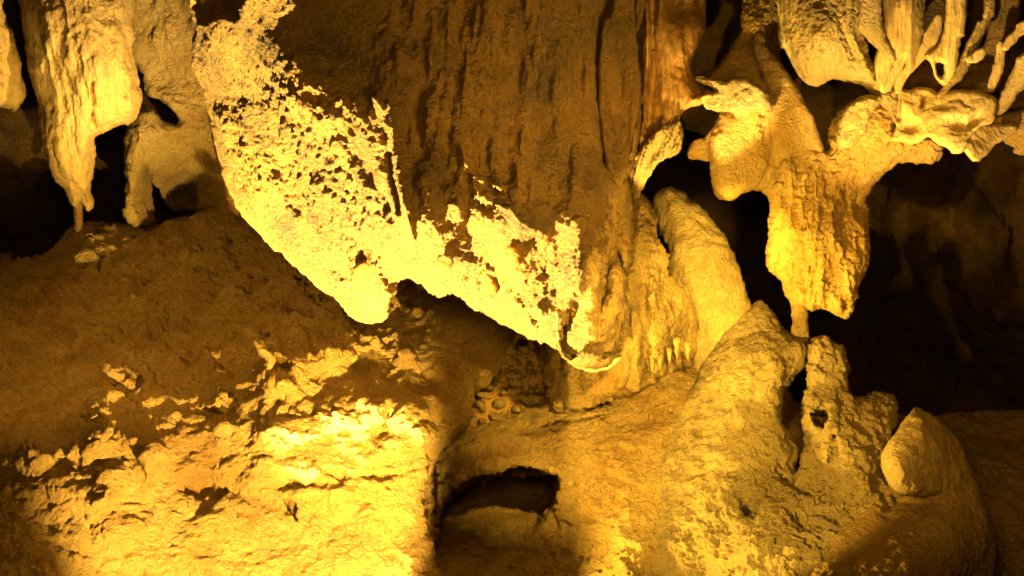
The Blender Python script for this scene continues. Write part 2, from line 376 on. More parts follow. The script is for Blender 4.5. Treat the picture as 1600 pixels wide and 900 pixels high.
for poly, D, lab in [
    ([(155, 572), (165, 562), (176, 571), (190, 567), (198, 584), (211, 592), (214, 614), (205, 625), (192, 612), (165, 603)], 8.72, 'crooked lit knob standing alone high on the shadowed slope of the bank'),
    ([(122, 645), (138, 628), (152, 624), (157, 640), (152, 656), (135, 660)], 8.12, 'small dark knob with a lit rim on the left part of the bank'),
    ([(100, 705), (130, 680), (158, 660), (176, 668), (175, 695), (160, 722), (130, 730), (108, 722)], 7.88, 'slanting lit slab just below the small dark knob'),
    ([(18, 722), (30, 700), (48, 690), (60, 704), (80, 722), (72, 745), (45, 750), (25, 742)], 7.78, 'rough lit knob nearest the left frame edge'),
    ([(394, 527), (411, 533), (426, 547), (435, 562), (426, 580), (408, 592), (398, 582), (413, 566), (400, 548)], 8.45, 'hook shaped lit knob below the tip of the hanging rock'),
    ([(330, 614), (340, 601), (351, 612), (357, 626), (346, 646), (322, 643), (311, 636)], 8.42, 'little stacked knob in the shade at the middle of the bank'),
    ([(222, 706), (235, 698), (244, 720), (246, 745), (232, 764), (219, 746)], 7.82, 'upright lit knob beside a dark runnel in the bank')]:
    tag(rock('bank_nodule', poly, [(0, 0, D)], M['ochre'], rim=16, rimd=.28, thick=.5, cell=2.2, warp=(3, 9), noise=[('f', .15, .05, 4), ('f', .05, .018, 4)]), lab, 'rock nodule', 'knobs growing on the bank')
for i, (poly, D, lab) in enumerate([
    ([(490, 990), (497, 905), (506, 874), (528, 858), (552, 863), (568, 885), (574, 990)], 7.80, 'larger rounded boulder at the foot of the bank, left of its smaller neighbour'),
    ([(560, 990), (570, 890), (590, 874), (610, 882), (624, 990)], 7.84, 'smaller rounded boulder at the foot of the bank beside the niche edge')]):
    tag(rock('boulder', poly, [(540, 900, D)], M['ochre'], rim=38, rimd=.12, thick=.4, cell=2.2, noise=[('f', .2, .02, 3), ('f', .06, .010, 4)]), lab, 'boulder', 'boulders at the foot of the bank')

# ------------------------------------------------------------------ the great hanging rock
HR = [(300, -60, 7.7), (360, -60, 7.2), (425, -60, 6.85), (560, -60, 7.0), (750, -60, 6.9), (900, -60, 7.0), (990, -60, 7.5),
      (300, 30, 8.0), (350, 60, 7.6), (400, 60, 7.2), (408, 120, 7.3), (436, 100, 6.95), (520, 80, 6.85), (700, 100, 6.75), (900, 120, 6.9), (995, 120, 7.6),
      (330, 180, 8.4), (370, 190, 7.95), (415, 180, 7.35), (450, 140, 6.95), (520, 150, 6.75), (560, 200, 6.7), (620, 200, 6.62), (700, 220, 6.6), (850, 220, 6.8), (950, 250, 7.2),
      (355, 285, 8.45), (400, 300, 8.0), (450, 260, 7.45), (520, 260, 7.1), (585, 280, 6.75), (640, 360, 6.55), (690, 330, 6.5), (725, 290, 6.55), (760, 335, 6.52), (830, 360, 6.50), (875, 335, 6.5), (905, 345, 6.52), (960, 360, 7.3),
      (415, 378, 8.4), (470, 380, 7.95), (520, 360, 7.5), (580, 380, 7.2), (640, 400, 6.95), (700, 395, 6.72), (730, 350, 6.72), (760, 395, 6.85), (820, 405, 6.8), (870, 400, 6.85), (906, 400, 6.55), (908, 450, 6.7), (875, 440, 7.0),
      (500, 450, 8.3), (560, 450, 7.75), (545, 495, 8.15), (600, 500, 7.9), (620, 440, 7.55), (690, 460, 7.45), (720, 430, 7.1), (780, 440, 7.1), (770, 500, 7.55), (840, 470, 7.15), (850, 530, 7.6), (890, 480, 7.1), (905, 470, 6.95), (930, 520, 6.9), (950, 480, 6.95), (930, 572, 7.6), (975, 520, 7.6), (990, 420, 7.8)]
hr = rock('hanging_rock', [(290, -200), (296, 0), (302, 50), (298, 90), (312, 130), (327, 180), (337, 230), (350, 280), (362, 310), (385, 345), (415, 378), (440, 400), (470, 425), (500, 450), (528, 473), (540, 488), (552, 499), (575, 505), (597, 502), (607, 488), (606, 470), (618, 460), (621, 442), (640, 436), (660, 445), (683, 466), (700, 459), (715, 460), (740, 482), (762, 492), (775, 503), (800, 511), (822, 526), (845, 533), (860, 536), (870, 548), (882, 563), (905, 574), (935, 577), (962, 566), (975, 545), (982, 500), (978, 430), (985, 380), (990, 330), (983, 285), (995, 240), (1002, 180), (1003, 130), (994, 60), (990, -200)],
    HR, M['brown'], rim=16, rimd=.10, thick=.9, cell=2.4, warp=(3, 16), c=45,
    feats=[('r', [(588, 150), (600, 180), (615, 240), (632, 320), (645, 375)], 6, .10), ('r', [(606, 160), (622, 240), (640, 330)], 4, .06), ('r', [(600, 180), (612, 260), (625, 330)], 5, -.08),
           ('r', [(720, 228), (727, 250), (740, 275), (775, 290), (800, 300)], 7, .12), ('r', [(735, 275), (760, 310), (800, 330), (815, 350)], 9, .10), ('b', 755, 345, 40, 20, 20, .10),
           ('r', [(715, 322), (718, 350), (712, 370)], 8, .12), ('b', 690, 370, 14, 24, 0, .06), ('r', [(862, 370), (866, 430)], 6, .04), ('r', [(903, 350), (904, 400), (905, 465)], 6, .06),
           ('b', 696, 408, 13, 12, 0, .10, 2), ('b', 850, 372, 10, 16, 0, .08, 2), ('b', 802, 396, 10, 14, -20, .08, 2), ('b', 842, 485, 10, 10, 0, .1), ('b', 580, 445, 24, 40, -25, .16, 2), ('b', 556, 420, 12, 40, -25, .06),
           ('b', 690, 380, 18, 22, 0, -.06), ('b', 765, 440, 22, 40, -35, -.10), ('r', [(700, 400), (760, 420), (810, 480), (840, 525)], 10, .09), 
           ('b', 480, 170, 50, 12, 20, .05), ('r', [(400, 160), (420, 220), (470, 330), (520, 420)], 18, -.10), ('r', [(340, 180), (375, 280), (430, 370), (520, 470)], 20, .06),
           ('s', [(912, 420), (930, 375), (955, 365), (975, 400), (978, 470), (972, 540), (945, 555), (915, 545), (890, 560), (874, 540), (874, 490), (895, 470), (908, 460)], 10, -.30),
           ('b', 945, 440, 9, 50, 8, -.6), ('b', 960, 400, 10, 20, 10, -.2), ('b', 890, 505, 14, 26, 0, -.1), ('b', 950, 505, 26, 36, 0, -.15),
           ('s', [(956, 0), (990, -20), (997, 60), (1001, 125), (996, 185), (984, 250), (968, 285), (945, 250), (934, 160), (936, 60)], 10, -.12), ('r', [(992, -100), (996, 60), (1001, 125), (996, 185), (986, 240)], 5, .12), ('r', [(955, -10), (938, 60), (936, 160), (946, 250)], 7, -.12),
           ('f', 90, 300, .11, .1, [(600, -100), (930, -100), (930, 330), (600, 330)], 60), ('f', 30, 140, .035, .05, [(620, -100), (930, -100), (930, 330), (620, 330)], 60), ('s', [(308, -60), (306, 22), (322, 34), (350, 26), (374, 20), (380, -60)], 10, -.2), ('r', [(420, 210), (470, 300), (530, 400), (560, 450)], 30, -.12), ('r', [(505, 190), (560, 280), (600, 350), (640, 400)], 14, .07), ('r', [(855, -60), (862, 100), (858, 200)], 18, -.08), ('r', [(905, -60), (908, 120), (915, 300)], 20, .10), ('r', [(930, 300), (925, 370), (900, 440)], 12, .08), ('b', 500, 60, 60, 60, 0, -.10), ('b', 640, 100, 50, 80, 0, .08), ('b', 870, 130, 10, 60, 0, .12), ('b', 905, 120, 8, 50, 0, -.1)],
    noise=[('f', .4, .055, 3), ('f', .12, .030, 5), ('b', .10, .014, 4), ('w', .04, .012)],
    calm=[('r', [(325, 190), (355, 290), (420, 380), (500, 450), (560, 495)], 26, -.75), ('r', [(500, 160), (555, 210), (610, 310), (650, 385)], 16, -.7), ('b', 600, 410, 50, 25, 20, -.6), ('r', [(620, 410), (700, 400), (780, 400), (840, 480)], 14, -.5), ('b', 880, 150, 130, 200, 0, -.6), ('b', 650, 60, 200, 120, 0, -.45), ('b', 470, 60, 60, 60, 0, -.3), ('s', [(940, -50), (1005, -50), (1005, 280), (950, 290)], 10, -.8), ('s', [(290, -100), (420, -100), (420, 120), (330, 160), (300, 100)], 20, -.45)],
    extra=[([('b', .09, .032, 4), ('w', .035, .014)], [('s', [(425, 190), (470, 170), (520, 215), (570, 300), (610, 370), (600, 460), (560, 440), (500, 370), (450, 290)], 40, 1.)]), ([('f', .05, .03, 3)], [('r', [(420, 150), (500, 140), (560, 200)], 30, 1), ('b', 760, 320, 60, 50, 0, 1.), ('b', 880, 400, 30, 60, 0, 1)]), ([('b', .12, .030, 4), ('w', .05, .012)], [('s', [(620, 410), (700, 390), (760, 360), (840, 380), (900, 370), (900, 470), (860, 520), (790, 500), (700, 450), (630, 430)], 30, .9)])])
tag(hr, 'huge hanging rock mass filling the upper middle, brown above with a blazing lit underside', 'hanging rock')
bpy.context.view_layer.update()
rock('drapery_fold', [(954, -200), (958, 6), (944, 30), (937, 80), (936, 160), (942, 230), (955, 275), (968, 292), (978, 270), (988, 225), (996, 180), (1001, 125), (997, 95), (993, 40), (992, -200)],
    [(940, 150, 7.10), (970, 50, 7.05), (998, 120, 7.1), (965, 270, 7.15)], M['brown'], rim=12, rimd=.07, thick=.25, cell=2.2, warp=(1.5, 30), parent=hr, feats=[('b', 965, 130, 14, 110, 0, -.10), ('r', [(991, -60), (997, 110), (984, 230)], 4, .03)], noise=[('f', .3, .02, 3), ('f', (.05, .05, .3), .012, 4)])
for x, y, rx, ry, rot in [(696, 408, 13, 13, 0), (851, 373, 9, 15, 10), (803, 398, 10, 17, -15), (764, 440, 10, 24, -25), (568, 432, 20, 26, 20), (600, 405, 9, 10, 0)]:
    Pc = Vector(CAM); dv = (Vector(at(x, y, 7.))-Pc).normalized()
    ok, loc, nn, _i = hr.ray_cast(Pc-hr.location, dv)
    if not ok: continue
    Dd = float(np.dot(np.array(loc+hr.location)-CAM, FWD))
    c_, s_ = math.cos(math.radians(rot)), math.sin(math.radians(rot))
    rock('stained_patch', [(x+rx*math.cos(j*.6283)*c_-ry*math.sin(j*.6283)*s_, y+rx*math.cos(j*.6283)*s_+ry*math.sin(j*.6283)*c_) for j in range(10)], [(x, y-ry, Dd-.03-ry*.0035), (x, y, Dd-.045), (x, y+ry, Dd-.03+ry*.0035)], M['stain'],
         rim=9, rimd=.06, thick=.12, cell=1.8, warp=(2.5, 9), parent=hr, noise=[('f', .06, .010, 3)])
strand = [(870, 488), (872, 520), (874, 545), (886, 562), (905, 573), (930, 578), (950, 572), (968, 558)]
rock('lit_rim', [(x-1.5, y-1) for x, y in strand]+[(x+2.5, y+3.5) for x, y in strand[::-1]], [(870, 500, 6.85), (905, 573, 7.0), (968, 558, 6.95)], M['pale'], rim=4, rimd=.04, thick=.08, cell=1.6, warp=(2, 9), parent=hr, noise=[('f', .04, .008, 3)])  # pale strand stands in for the light along the hollow's rim
# ------------------------------------------------------------------ fluted column under and behind it
colm = rock('fluted_column', [(830, 300), (838, 540), (850, 590), (864, 640), (890, 650), (925, 642), (945, 628), (1000, 612), (1030, 594), (1060, 577), (1085, 568), (1091, 500), (1082, 465), (1052, 440), (1042, 420), (1045, 400), (1030, 370), (1022, 330), (1010, 310), (985, 280), (960, 250), (900, 250)],
    [(830, 400, 9.6), (850, 560, 9.1), (900, 600, 8.9), (960, 590, 8.8), (1000, 500, 8.5), (1040, 500, 8.6), (1060, 560, 9.0), (1085, 500, 9.3), (990, 400, 8.6), (1010, 340, 8.8)], M['ochre'], rim=22, rimd=.25, thick=.8, cell=2.4, warp=(4.5, 12),
    feats=[('f', 34, 160, .055, .02, None, 1), ('r', [(985, 430), (990, 520), (998, 600)], 7, .12), ('r', [(1004, 450), (1006, 520), (1010, 590)], 6, -.16), ('r', [(1020, 430), (1022, 520), (1030, 580)], 8, .08), ('r', [(880, 560), (882, 640)], 4, -.1), ('b', 1060, 540, 16, 26, 10, -.3), ('b', 1045, 545, 6, 20, 5, -.15), ('b', 1070, 500, 14, 30, 0, .06)],
    noise=[('f', .3, .03, 3), ('f', (.08, .08, .13), .040, 5), ('w', .045, .012)])
tag(colm, 'fluted ochre column standing on the floor beneath the hanging rock', 'column')
icic = [(1020, 572, 10, 30), (1032, 570, 9, 26), (1046, 560, 8, 26), (1058, 548, 12, 34), (1075, 552, 12, 30)]
for x, y, wd, ln in icic:
    rock('drip_tip', [(x-wd/2, y-ln*.6), (x+wd/2, y-ln*.6), (x+wd*.35, y), (x, y+ln*.4), (x-wd*.35, y)], [(x, y, 8.62)], M['ochre'], rim=6, rimd=.04, thick=.1, cell=1.6, warp=(1, 9), parent=colm, noise=[('b', .06, .008, 3)])

# reddish column right of the hanging rock with an arm and a tip whose light is put into pale colour
ec = rock('drapery_column', [(985, -200), (992, 60), (998, 150), (990, 210), (976, 280), (984, 300), (993, 312), (1001, 300), (1012, 280), (1030, 252), (1042, 246), (1060, 238), (1066, 215), (1062, 190), (1066, 178), (1078, 168), (1100, 162), (1118, 160), (1120, 140), (1100, 137), (1085, 125), (1080, 105), (1084, 85), (1098, 55), (1103, 20), (1100, -200)],
    [(990, 0, 8.6), (1050, 0, 8.35), (1100, 0, 8.7), (1000, 150, 8.4), (1050, 130, 8.25), (1030, 210, 8.15), (990, 290, 8.3), (1110, 150, 8.3)], M['smooth'], rim=22, rimd=.22, thick=.5, cell=2.2, warp=(2, 18),
    feats=[('r', [(1012, -50), (1010, 100), (1004, 180), (1000, 240)], 6, .10), ('r', [(1020, -50), (1022, 120), (1014, 210)], 7, -.10), ('b', 1060, 15, 20, 18, 0, -.2), ('r', [(1065, 180), (1085, 158), (1110, 150)], 7, .1), ('b', 1018, 250, 8, 22, 25, -.08), ('f', 9, 120, .04, .1, [(980, 190), (1070, 180), (1070, 320), (980, 320)], 20), ('f', 30, 300, .04, 0, None, 1)],
    noise=[('f', .3, .02, 3), ('b', (.07, .07, .2), .008, 3)])
rock('lit_tip', [(985, 296), (993, 313), (1001, 300), (1012, 280), (1030, 253), (1042, 247), (1060, 239), (1067, 215), (1063, 188), (1048, 190), (1028, 203), (1007, 225), (991, 252), (983, 275)],
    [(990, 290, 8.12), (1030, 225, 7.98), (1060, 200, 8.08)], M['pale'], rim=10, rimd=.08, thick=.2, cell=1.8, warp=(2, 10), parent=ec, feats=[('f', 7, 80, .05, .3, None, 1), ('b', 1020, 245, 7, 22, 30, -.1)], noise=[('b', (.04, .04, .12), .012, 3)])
tag(ec, 'smooth reddish brown drapery column with a tip coloured pale as if brightly lit', 'column')

# ------------------------------------------------------------------ leaning stalagmite
lean = rock('leaning_stalagmite', [(1024, 308), (1038, 296), (1055, 298), (1075, 310), (1098, 328), (1120, 350), (1140, 380), (1153, 410), (1160, 440), (1167, 465), (1172, 500), (1160, 600), (1090, 620), (1080, 560), (1087, 520), (1086, 490), (1068, 465), (1048, 440), (1045, 405), (1044, 388), (1030, 365), (1021, 335)],
    [(1040, 320, 9.9), (1090, 380, 9.5), (1120, 480, 9.3), (1120, 560, 9.3)], M['pale'], rim=38, rimd=.26, thick=.5, cell=2.6, warp=(3, 20), feats=[('b', 1075, 360, 30, 18, 30, -.06), ('r', [(1060, 320), (1110, 400), (1130, 480)], 14, .05)], noise=[('f', .4, .06, 3), ('f', .12, .022, 5)])
tag(lean, 'pale leaning stalagmite, smooth and finger shaped, behind the fluted column', 'stalagmite')

# ------------------------------------------------------------------ big hanging formation (right centre)
G = [(1170, -60, 9.8), (1215, -60, 9.9), (1215, 70, 9.4), (1120, 130, 8.9), (1160, 100, 9.0), (1200, 60, 9.1), (1150, 150, 8.55), (1120, 200, 8.7), (1150, 250, 8.6), (1130, 300, 8.75), (1210, 150, 8.6), (1250, 180, 8.6), (1200, 250, 8.45), (1280, 270, 8.3), (1230, 350, 8.3), (1290, 350, 8.15), (1340, 340, 8.5), (1230, 430, 8.35), (1300, 440, 8.2), (1350, 300, 8.5), (1400, 230, 8.3), (1460, 235, 8.35), (1340, 200, 8.35), (1380, 160, 8.35), (1430, 190, 8.3)]
gf = rock('hanging_formation', [(1152, -200), (1160, 10), (1150, 62), (1118, 104), (1092, 116), (1088, 122), (1102, 128), (1098, 150), (1103, 165), (1128, 174), (1118, 190), (1105, 212), (1082, 222), (1074, 243), (1092, 248), (1108, 246), (1111, 262), (1112, 285), (1118, 303), (1135, 313), (1150, 309), (1165, 299), (1185, 297), (1197, 303), (1204, 320), (1202, 350), (1199, 385), (1198, 415), (1210, 430), (1221, 440), (1228, 465), (1243, 478), (1256, 480), (1270, 487), (1284, 481), (1303, 490), (1324, 497), (1338, 472), (1344, 440), (1356, 415), (1360, 375), (1355, 330), (1356, 308), (1370, 284), (1395, 261), (1420, 255), (1445, 257), (1466, 250), (1474, 235), (1468, 214), (1440, 208), (1405, 200), (1396, 165), (1378, 140), (1340, 110), (1290, 120), (1260, 115), (1235, 125), (1220, 100), (1224, 60), (1222, -200)],
    G, M['honey'], rim=24, rimd=.25, thick=.7, cell=2.4, warp=(3, 16), c=45, holes=[[(1250, 132), (1280, 122), (1320, 116), (1352, 122), (1368, 140), (1342, 150), (1318, 160), (1304, 180), (1294, 205), (1289, 234), (1276, 205), (1262, 165)]],
    feats=[('s', [(1100, 128), (1140, 124), (1175, 135), (1203, 150), (1204, 172), (1180, 172), (1160, 177), (1130, 172), (1100, 160)], 7, .30), ('b', 1120, 185, 16, 22, 30, -.12), ('r', [(1170, 70), (1190, 120), (1205, 150)], 8, -.05), ('r', [(1240, 150), (1265, 200), (1288, 240)], 7, .08),
           ('b', 1162, 292, 12, 6, -20, -.15), ('b', 1185, 260, 7, 5, 0, -.1), ('r', [(1200, 170), (1195, 230), (1200, 290)], 8, -.04), ('b', 1290, 215, 18, 12, 0, .0),
           ('f', 30, 160, .06, 0, [(1200, 250), (1360, 250), (1360, 500), (1200, 500)], 30), ('b', 1305, 440, 12, 26, 0, -.14), ('b', 1295, 480, 6, 14, 0, -.1), ('b', 1322, 480, 5, 12, 0, -.1), ('b', 1330, 320, 24, 30, 0, -.15),
           ('b', 1340, 180, 22, 28, 20, .10), ('b', 1320, 205, 10, 25, 10, -.12), ('s', [(1305, 225), (1314, 182), (1330, 160), (1350, 150), (1378, 152), (1400, 185), (1402, 214), (1378, 229), (1340, 222), (1320, 229)], 8, .13)],
    noise=[('f', .35, .04, 3), ('f', .09, .018, 5), ('b', .05, .008, 3), ('p', .06, .025)])
for nm, poly, ct, mt, rm, rd, ns in [
    ('ledge', [(1087, 122), (1110, 123), (1131, 127), (1146, 121), (1174, 127), (1196, 141), (1206, 170), (1190, 171), (1170, 176), (1146, 175), (1127, 173), (1107, 169), (1098, 158), (1105, 146), (1119, 140), (1108, 133), (1095, 130)], [(1150, 150, 8.12), (1100, 128, 8.3)], 'pale', 9, .10, [('f', .15, .02, 3), ('f', .05, .014, 4)]),
    ('lobe', [(1131, 174), (1121, 190), (1111, 212), (1110, 240), (1113, 285), (1119, 303), (1135, 313), (1150, 309), (1165, 299), (1183, 292), (1206, 250), (1210, 176), (1170, 168)], [(1150, 200, 8.42), (1140, 290, 8.30), (1190, 200, 8.45)], 'honey', 26, .22, [('f', .3, .03, 3), ('f', .06, .008, 4)]),
    ('side_fin', [(1112, 206), (1100, 214), (1084, 222), (1074, 243), (1092, 249), (1112, 248)], [(1090, 235, 8.55)], 'honey', 8, .08, [('f', .15, .02, 3)]),
    ('drape', [(1176, 58), (1192, 50), (1200, 80), (1222, 102), (1240, 128), (1262, 168), (1280, 208), (1290, 245), (1276, 236), (1245, 240), (1212, 262), (1202, 215), (1199, 150), (1186, 110)], [(1188, 70, 8.75), (1210, 150, 8.38), (1270, 220, 8.32), (1230, 220, 8.28), (1215, 250, 8.38)], 'honey', 12, .10, [('f', .3, .03, 3), ('f', .05, .006, 4)]),
    ('crusted_knob', [(1308, 228), (1314, 185), (1328, 162), (1348, 151), (1377, 152), (1369, 170), (1356, 186), (1354, 208), (1341, 216), (1330, 230)], [(1335, 180, 8.02), (1325, 220, 8.05)], 'speck', 10, .12, [('f', .15, .03, 3), ('f', .05, .015, 4), ('p', .04, .02)])]:
    rock(nm, poly, ct, M[mt], rim=rm, rimd=rd, thick=.35, cell=2.2, warp=(2, 12), parent=gf, noise=ns, grow=1.)
rock('drape', [(1150, 62), (1164, 48), (1180, 56), (1188, 110), (1200, 145), (1170, 130), (1120, 128), (1108, 118), (1128, 100)], [(1160, 70, 8.95), (1185, 120, 8.55), (1130, 115, 8.6)], M['honey'], rim=10, rimd=.08, thick=.3, cell=2.2, warp=(2, 12), parent=gf, noise=[('f', .2, .02, 3), ('f', .05, .008, 4)])
tag(gf, 'yellow hanging formation with a pitted blunt stalactite above the pillar stub', 'flowstone')
stub = rock('pillar_stub', [(1238, 470), (1258, 470), (1262, 485), (1262, 505), (1264, 540), (1236, 540), (1237, 505), (1236, 485)], [(1250, 470, 8.6), (1250, 530, 9.0)], M['ochre'], rim=12, rimd=.1, thick=.2, cell=2, warp=(1.5, 10), noise=[('b', .05, .012, 3)])
tag(stub, 'short thin pillar joining the pitted stalactite to the mound below', 'pillar')

# ------------------------------------------------------------------ curtains, upper right
def fin(name, poly, D, lab, mat='curtain', rim=9, rimd=.10, th=.28, cat='curtain', nz=None, feats=(), holes=()):
    o = rock(name, poly, D if isinstance(D, list) else [(0, 0, D)], M[mat], rim=rim, rimd=rimd, thick=th, cell=1.8, warp=(1.5, 12), feats=feats, c=40, holes=holes, rimcalm=.8, grow=3.2,
             noise=nz or [('f', .2, .012, 3), ('f', (.04, .04, .12), .009, 4)])
    return tag(o, lab, cat, 'flowstone curtains in the upper right corner')
fin('flowstone_curtain', [(1224, -200), (1219, 45), (1228, 75), (1244, 105), (1260, 127), (1279, 131), (1300, 121), (1330, 126), (1348, 131), (1365, 148), (1380, 168), (1395, 190), (1404, 190), (1402, 150), (1398, 138), (1380, 136), (1372, 122), (1366, 100), (1374, 88), (1360, 66), (1346, 46), (1340, -200)], [(1230, 50, 8.2), (1280, 60, 7.9), (1335, 60, 8.0), (1300, 120, 8.1), (1395, 170, 8.1)],
    'broad speckled curtain with a rounded lower edge, at the left of the fins', 'speck', rim=24, rimd=.25, th=.5, feats=[('r', [(1322, -50), (1330, 50), (1370, 130)], 6, .05), ('r', [(1308, -50), (1314, 30), (1335, 90)], 4, -.04)], nz=[('f', .3, .03, 3), ('p', .035, .02), ('f', .07, .010, 4)], holes=[[(1357, 64), (1368, 68), (1374, 78), (1370, 90), (1366, 97), (1358, 84)]])
fin('flowstone_curtain', [(1348, -200), (1344, 20), (1344, 42), (1354, 56), (1368, 70), (1384, 86), (1396, 97), (1396, 82), (1384, 62), (1378, 40), (1375, 20), (1370, -200)], 8.0, 'narrow rough speckled fin beside the broad curtain', 'speck')
fin('flowstone_curtain', [(1373, 80), (1385, 78), (1394, 92), (1390, 110), (1380, 139), (1371, 124), (1369, 100)], 8.08, 'small pale leaf shaped curtain between the speckled fin and the flange', rim=7)
fin('flowstone_curtain', [(1384, -200), (1382, 30), (1380, 52), (1385, 74), (1396, 98), (1401, 104), (1413, 88), (1417, 102), (1420, 112), (1426, 106), (1429, 90), (1436, 60), (1442, 25), (1444, -200)], [(1385, 0, 8.1), (1412, 0, 7.9), (1440, 0, 8.15), (1410, 90, 8.05)], 'wide smooth pale curtain forking into two points at its foot', rim=12, feats=[('r', [(1405, -50), (1406, 60), (1400, 90)], 3, -.03), ('r', [(1424, -50), (1424, 50), (1421, 100)], 4, .03)])
fin('flowstone_curtain', [(1376, 140), (1388, 118), (1403, 97), (1415, 87), (1412, 98), (1399, 119), (1388, 141)], 8.12, 'thin arched strand under the forked curtain', rim=4, rimd=.04, th=.1)
fin('flowstone_curtain', [(1467, 24), (1470, 42), (1464, 64), (1452, 84), (1441, 92), (1427, 107), (1414, 121), (1406, 142), (1398, 142), (1402, 122), (1416, 103), (1431, 88), (1441, 68), (1449, 48), (1459, 30)], 8.15, 'thin slanting blade crossing between the pale curtains', rim=5, rimd=.06)
fin('flowstone_curtain', [(1480, -200), (1480, 12), (1479, 35), (1474, 60), (1462, 76), (1447, 87), (1456, 98), (1463, 118), (1474, 133), (1481, 135), (1491, 118), (1495, 90), (1499, 60), (1507, 30), (1514, -200)], [(1480, 20, 8.05), (1480, 100, 8.1)], 'pale curtain with a small round hole near its pointed foot', rim=8, holes=[[(1461, 101), (1468, 98), (1475, 102), (1475, 112), (1470, 120), (1464, 114)]])
fin('flowstone_curtain', [(1558, -200), (1553, 5), (1547, 20), (1538, 45), (1528, 70), (1514, 98), (1502, 120), (1488, 132), (1472, 152), (1466, 150), (1478, 134), (1494, 112), (1506, 86), (1518, 58), (1530, 33), (1540, 10), (1544, -200)], 8.1, 'dark edged slender blade slanting down to the flange', 'ochre', rim=6, rimd=.06)
fin('flowstone_curtain', [(1537, 77), (1533, 90), (1520, 96), (1511, 93), (1524, 82)], 8.0, 'small pale chip sticking out of the slender blade', rim=4, rimd=.04, th=.08)
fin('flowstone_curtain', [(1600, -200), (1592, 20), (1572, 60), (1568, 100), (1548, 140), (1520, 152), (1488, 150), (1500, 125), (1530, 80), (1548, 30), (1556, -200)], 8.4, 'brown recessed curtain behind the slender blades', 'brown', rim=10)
fin('flowstone_curtain', [(1700, 0), (1600, 34), (1590, 46), (1574, 62), (1569, 74), (1574, 76), (1586, 62), (1602, 50), (1700, 22)], 8.0, 'thin pale strand at the frame edge above the last fin', rim=4, rimd=.04)
fin('flowstone_curtain', [(1561, 66), (1568, 73), (1567, 100), (1559, 122), (1550, 141), (1544, 137), (1552, 112), (1558, 90)], 8.1, 'short thin pale strip hanging above the flange', rim=4, rimd=.05, th=.12)
fin('flowstone_curtain', [(1720, 10), (1604, 82), (1590, 100), (1579, 122), (1569, 142), (1555, 166), (1552, 175), (1563, 176), (1582, 158), (1602, 134), (1720, 80)], [(1600, 100, 7.95), (1560, 175, 8.1)], 'rough brown fin slanting down to the right end of the flange', 'speck')
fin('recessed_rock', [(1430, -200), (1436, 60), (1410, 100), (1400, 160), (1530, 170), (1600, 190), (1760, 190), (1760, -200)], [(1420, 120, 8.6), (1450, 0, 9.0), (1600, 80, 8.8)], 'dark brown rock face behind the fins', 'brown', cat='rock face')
# flange
fl = fin('scalloped_flange', [(1386, 138), (1402, 140), (1420, 143), (1440, 139), (1456, 142), (1464, 150), (1485, 144), (1510, 143), (1535, 147), (1552, 154), (1555, 168), (1548, 190), (1530, 196), (1515, 210), (1506, 232), (1492, 238), (1482, 230), (1466, 222), (1450, 210), (1436, 220), (1425, 223), (1412, 219), (1395, 218), (1402, 195), (1394, 165)],
    [(1390, 150, 8.15), (1430, 150, 8.2), (1425, 215, 8.05), (1500, 150, 8.05), (1540, 160, 8.0), (1490, 232, 7.85), (1450, 200, 8.0)], 'pale scalloped flange running under the pointed feet of the fins', rim=7, rimd=.08, cat='flange',
    feats=[('r', [(1402, 142), (1403, 185)], 5, -.08), ('r', [(1445, 150), (1440, 165)], 4, -.1), ('b', 1424, 198, 12, 10, 0, -.08), ('b', 1500, 195, 14, 14, -30, -.10), ('b', 1522, 190, 6, 14, 40, -.12), ('b', 1420, 165, 14, 14, 0, .04), ('b', 1480, 175, 30, 14, 0, .04)],
    nz=[('f', .15, .015, 3), ('f', .06, .012, 4)])
fin('flange_leaf', [(1500, 222), (1512, 205), (1535, 197), (1560, 195), (1588, 197), (1575, 212), (1552, 224), (1540, 240), (1525, 250), (1516, 242)], [(1505, 225, 7.95), (1560, 200, 8.15), (1525, 245, 7.9)], 'smooth pale leaf of flowstone hanging off the right end of the flange', rim=8, cat='flange')
fin('flange_end', [(1540, 190), (1590, 176), (1760, 150), (1760, 240), (1600, 240), (1588, 228), (1575, 222)], [(1550, 200, 8.5), (1600, 200, 8.3)], 'ochre rock lobe at the frame edge beyond the pale leaf', 'ochre', rim=14, cat='rock lobe')

# ------------------------------------------------------------------ right hand mounds
k1 = rock('stalagmite_mound', [(1184, 470), (1168, 482), (1146, 505), (1130, 525), (1112, 548), (1096, 575), (1070, 620), (1035, 700), (1010, 800), (980, 1100), (1330, 1100), (1340, 800), (1262, 760), (1246, 745), (1240, 735), (1246, 705), (1236, 680), (1224, 662), (1227, 622), (1240, 590), (1262, 560), (1262, 542), (1245, 530), (1230, 520), (1216, 500), (1201, 480)],
    [(1185, 480, 9.2), (1150, 540, 8.85), (1200, 560, 8.6), (1105, 610, 8.7), (1180, 650, 8.35), (1240, 620, 8.55), (1080, 700, 8.45), (1150, 740, 8.05), (1230, 740, 8.1), (1050, 800, 8.05), (1130, 850, 7.7), (1250, 850, 7.45), (1060, 950, 7.7), (1250, 980, 7.2)], M['tan'], rim=26, rimd=.25, thick=1., cell=2.6, warp=(3, 20),
    feats=[('b', 1172, 795, 11, 18, 10, -.18), ('b', 1150, 745, 20, 5, 10, -.06), ('r', [(1150, 560), (1130, 640), (1120, 720)], 20, .05), ('r', [(1240, 780), (1200, 840), (1130, 900)], 16, .06), ('r', [(1210, 540), (1205, 620), (1215, 700)], 16, .05), ('b', 1185, 640, 20, 30, 0, -.05)],
    noise=[('f', .45, .06, 3), ('f', .12, .036, 5), ('w', .05, .008), ('p', .07, .035)])
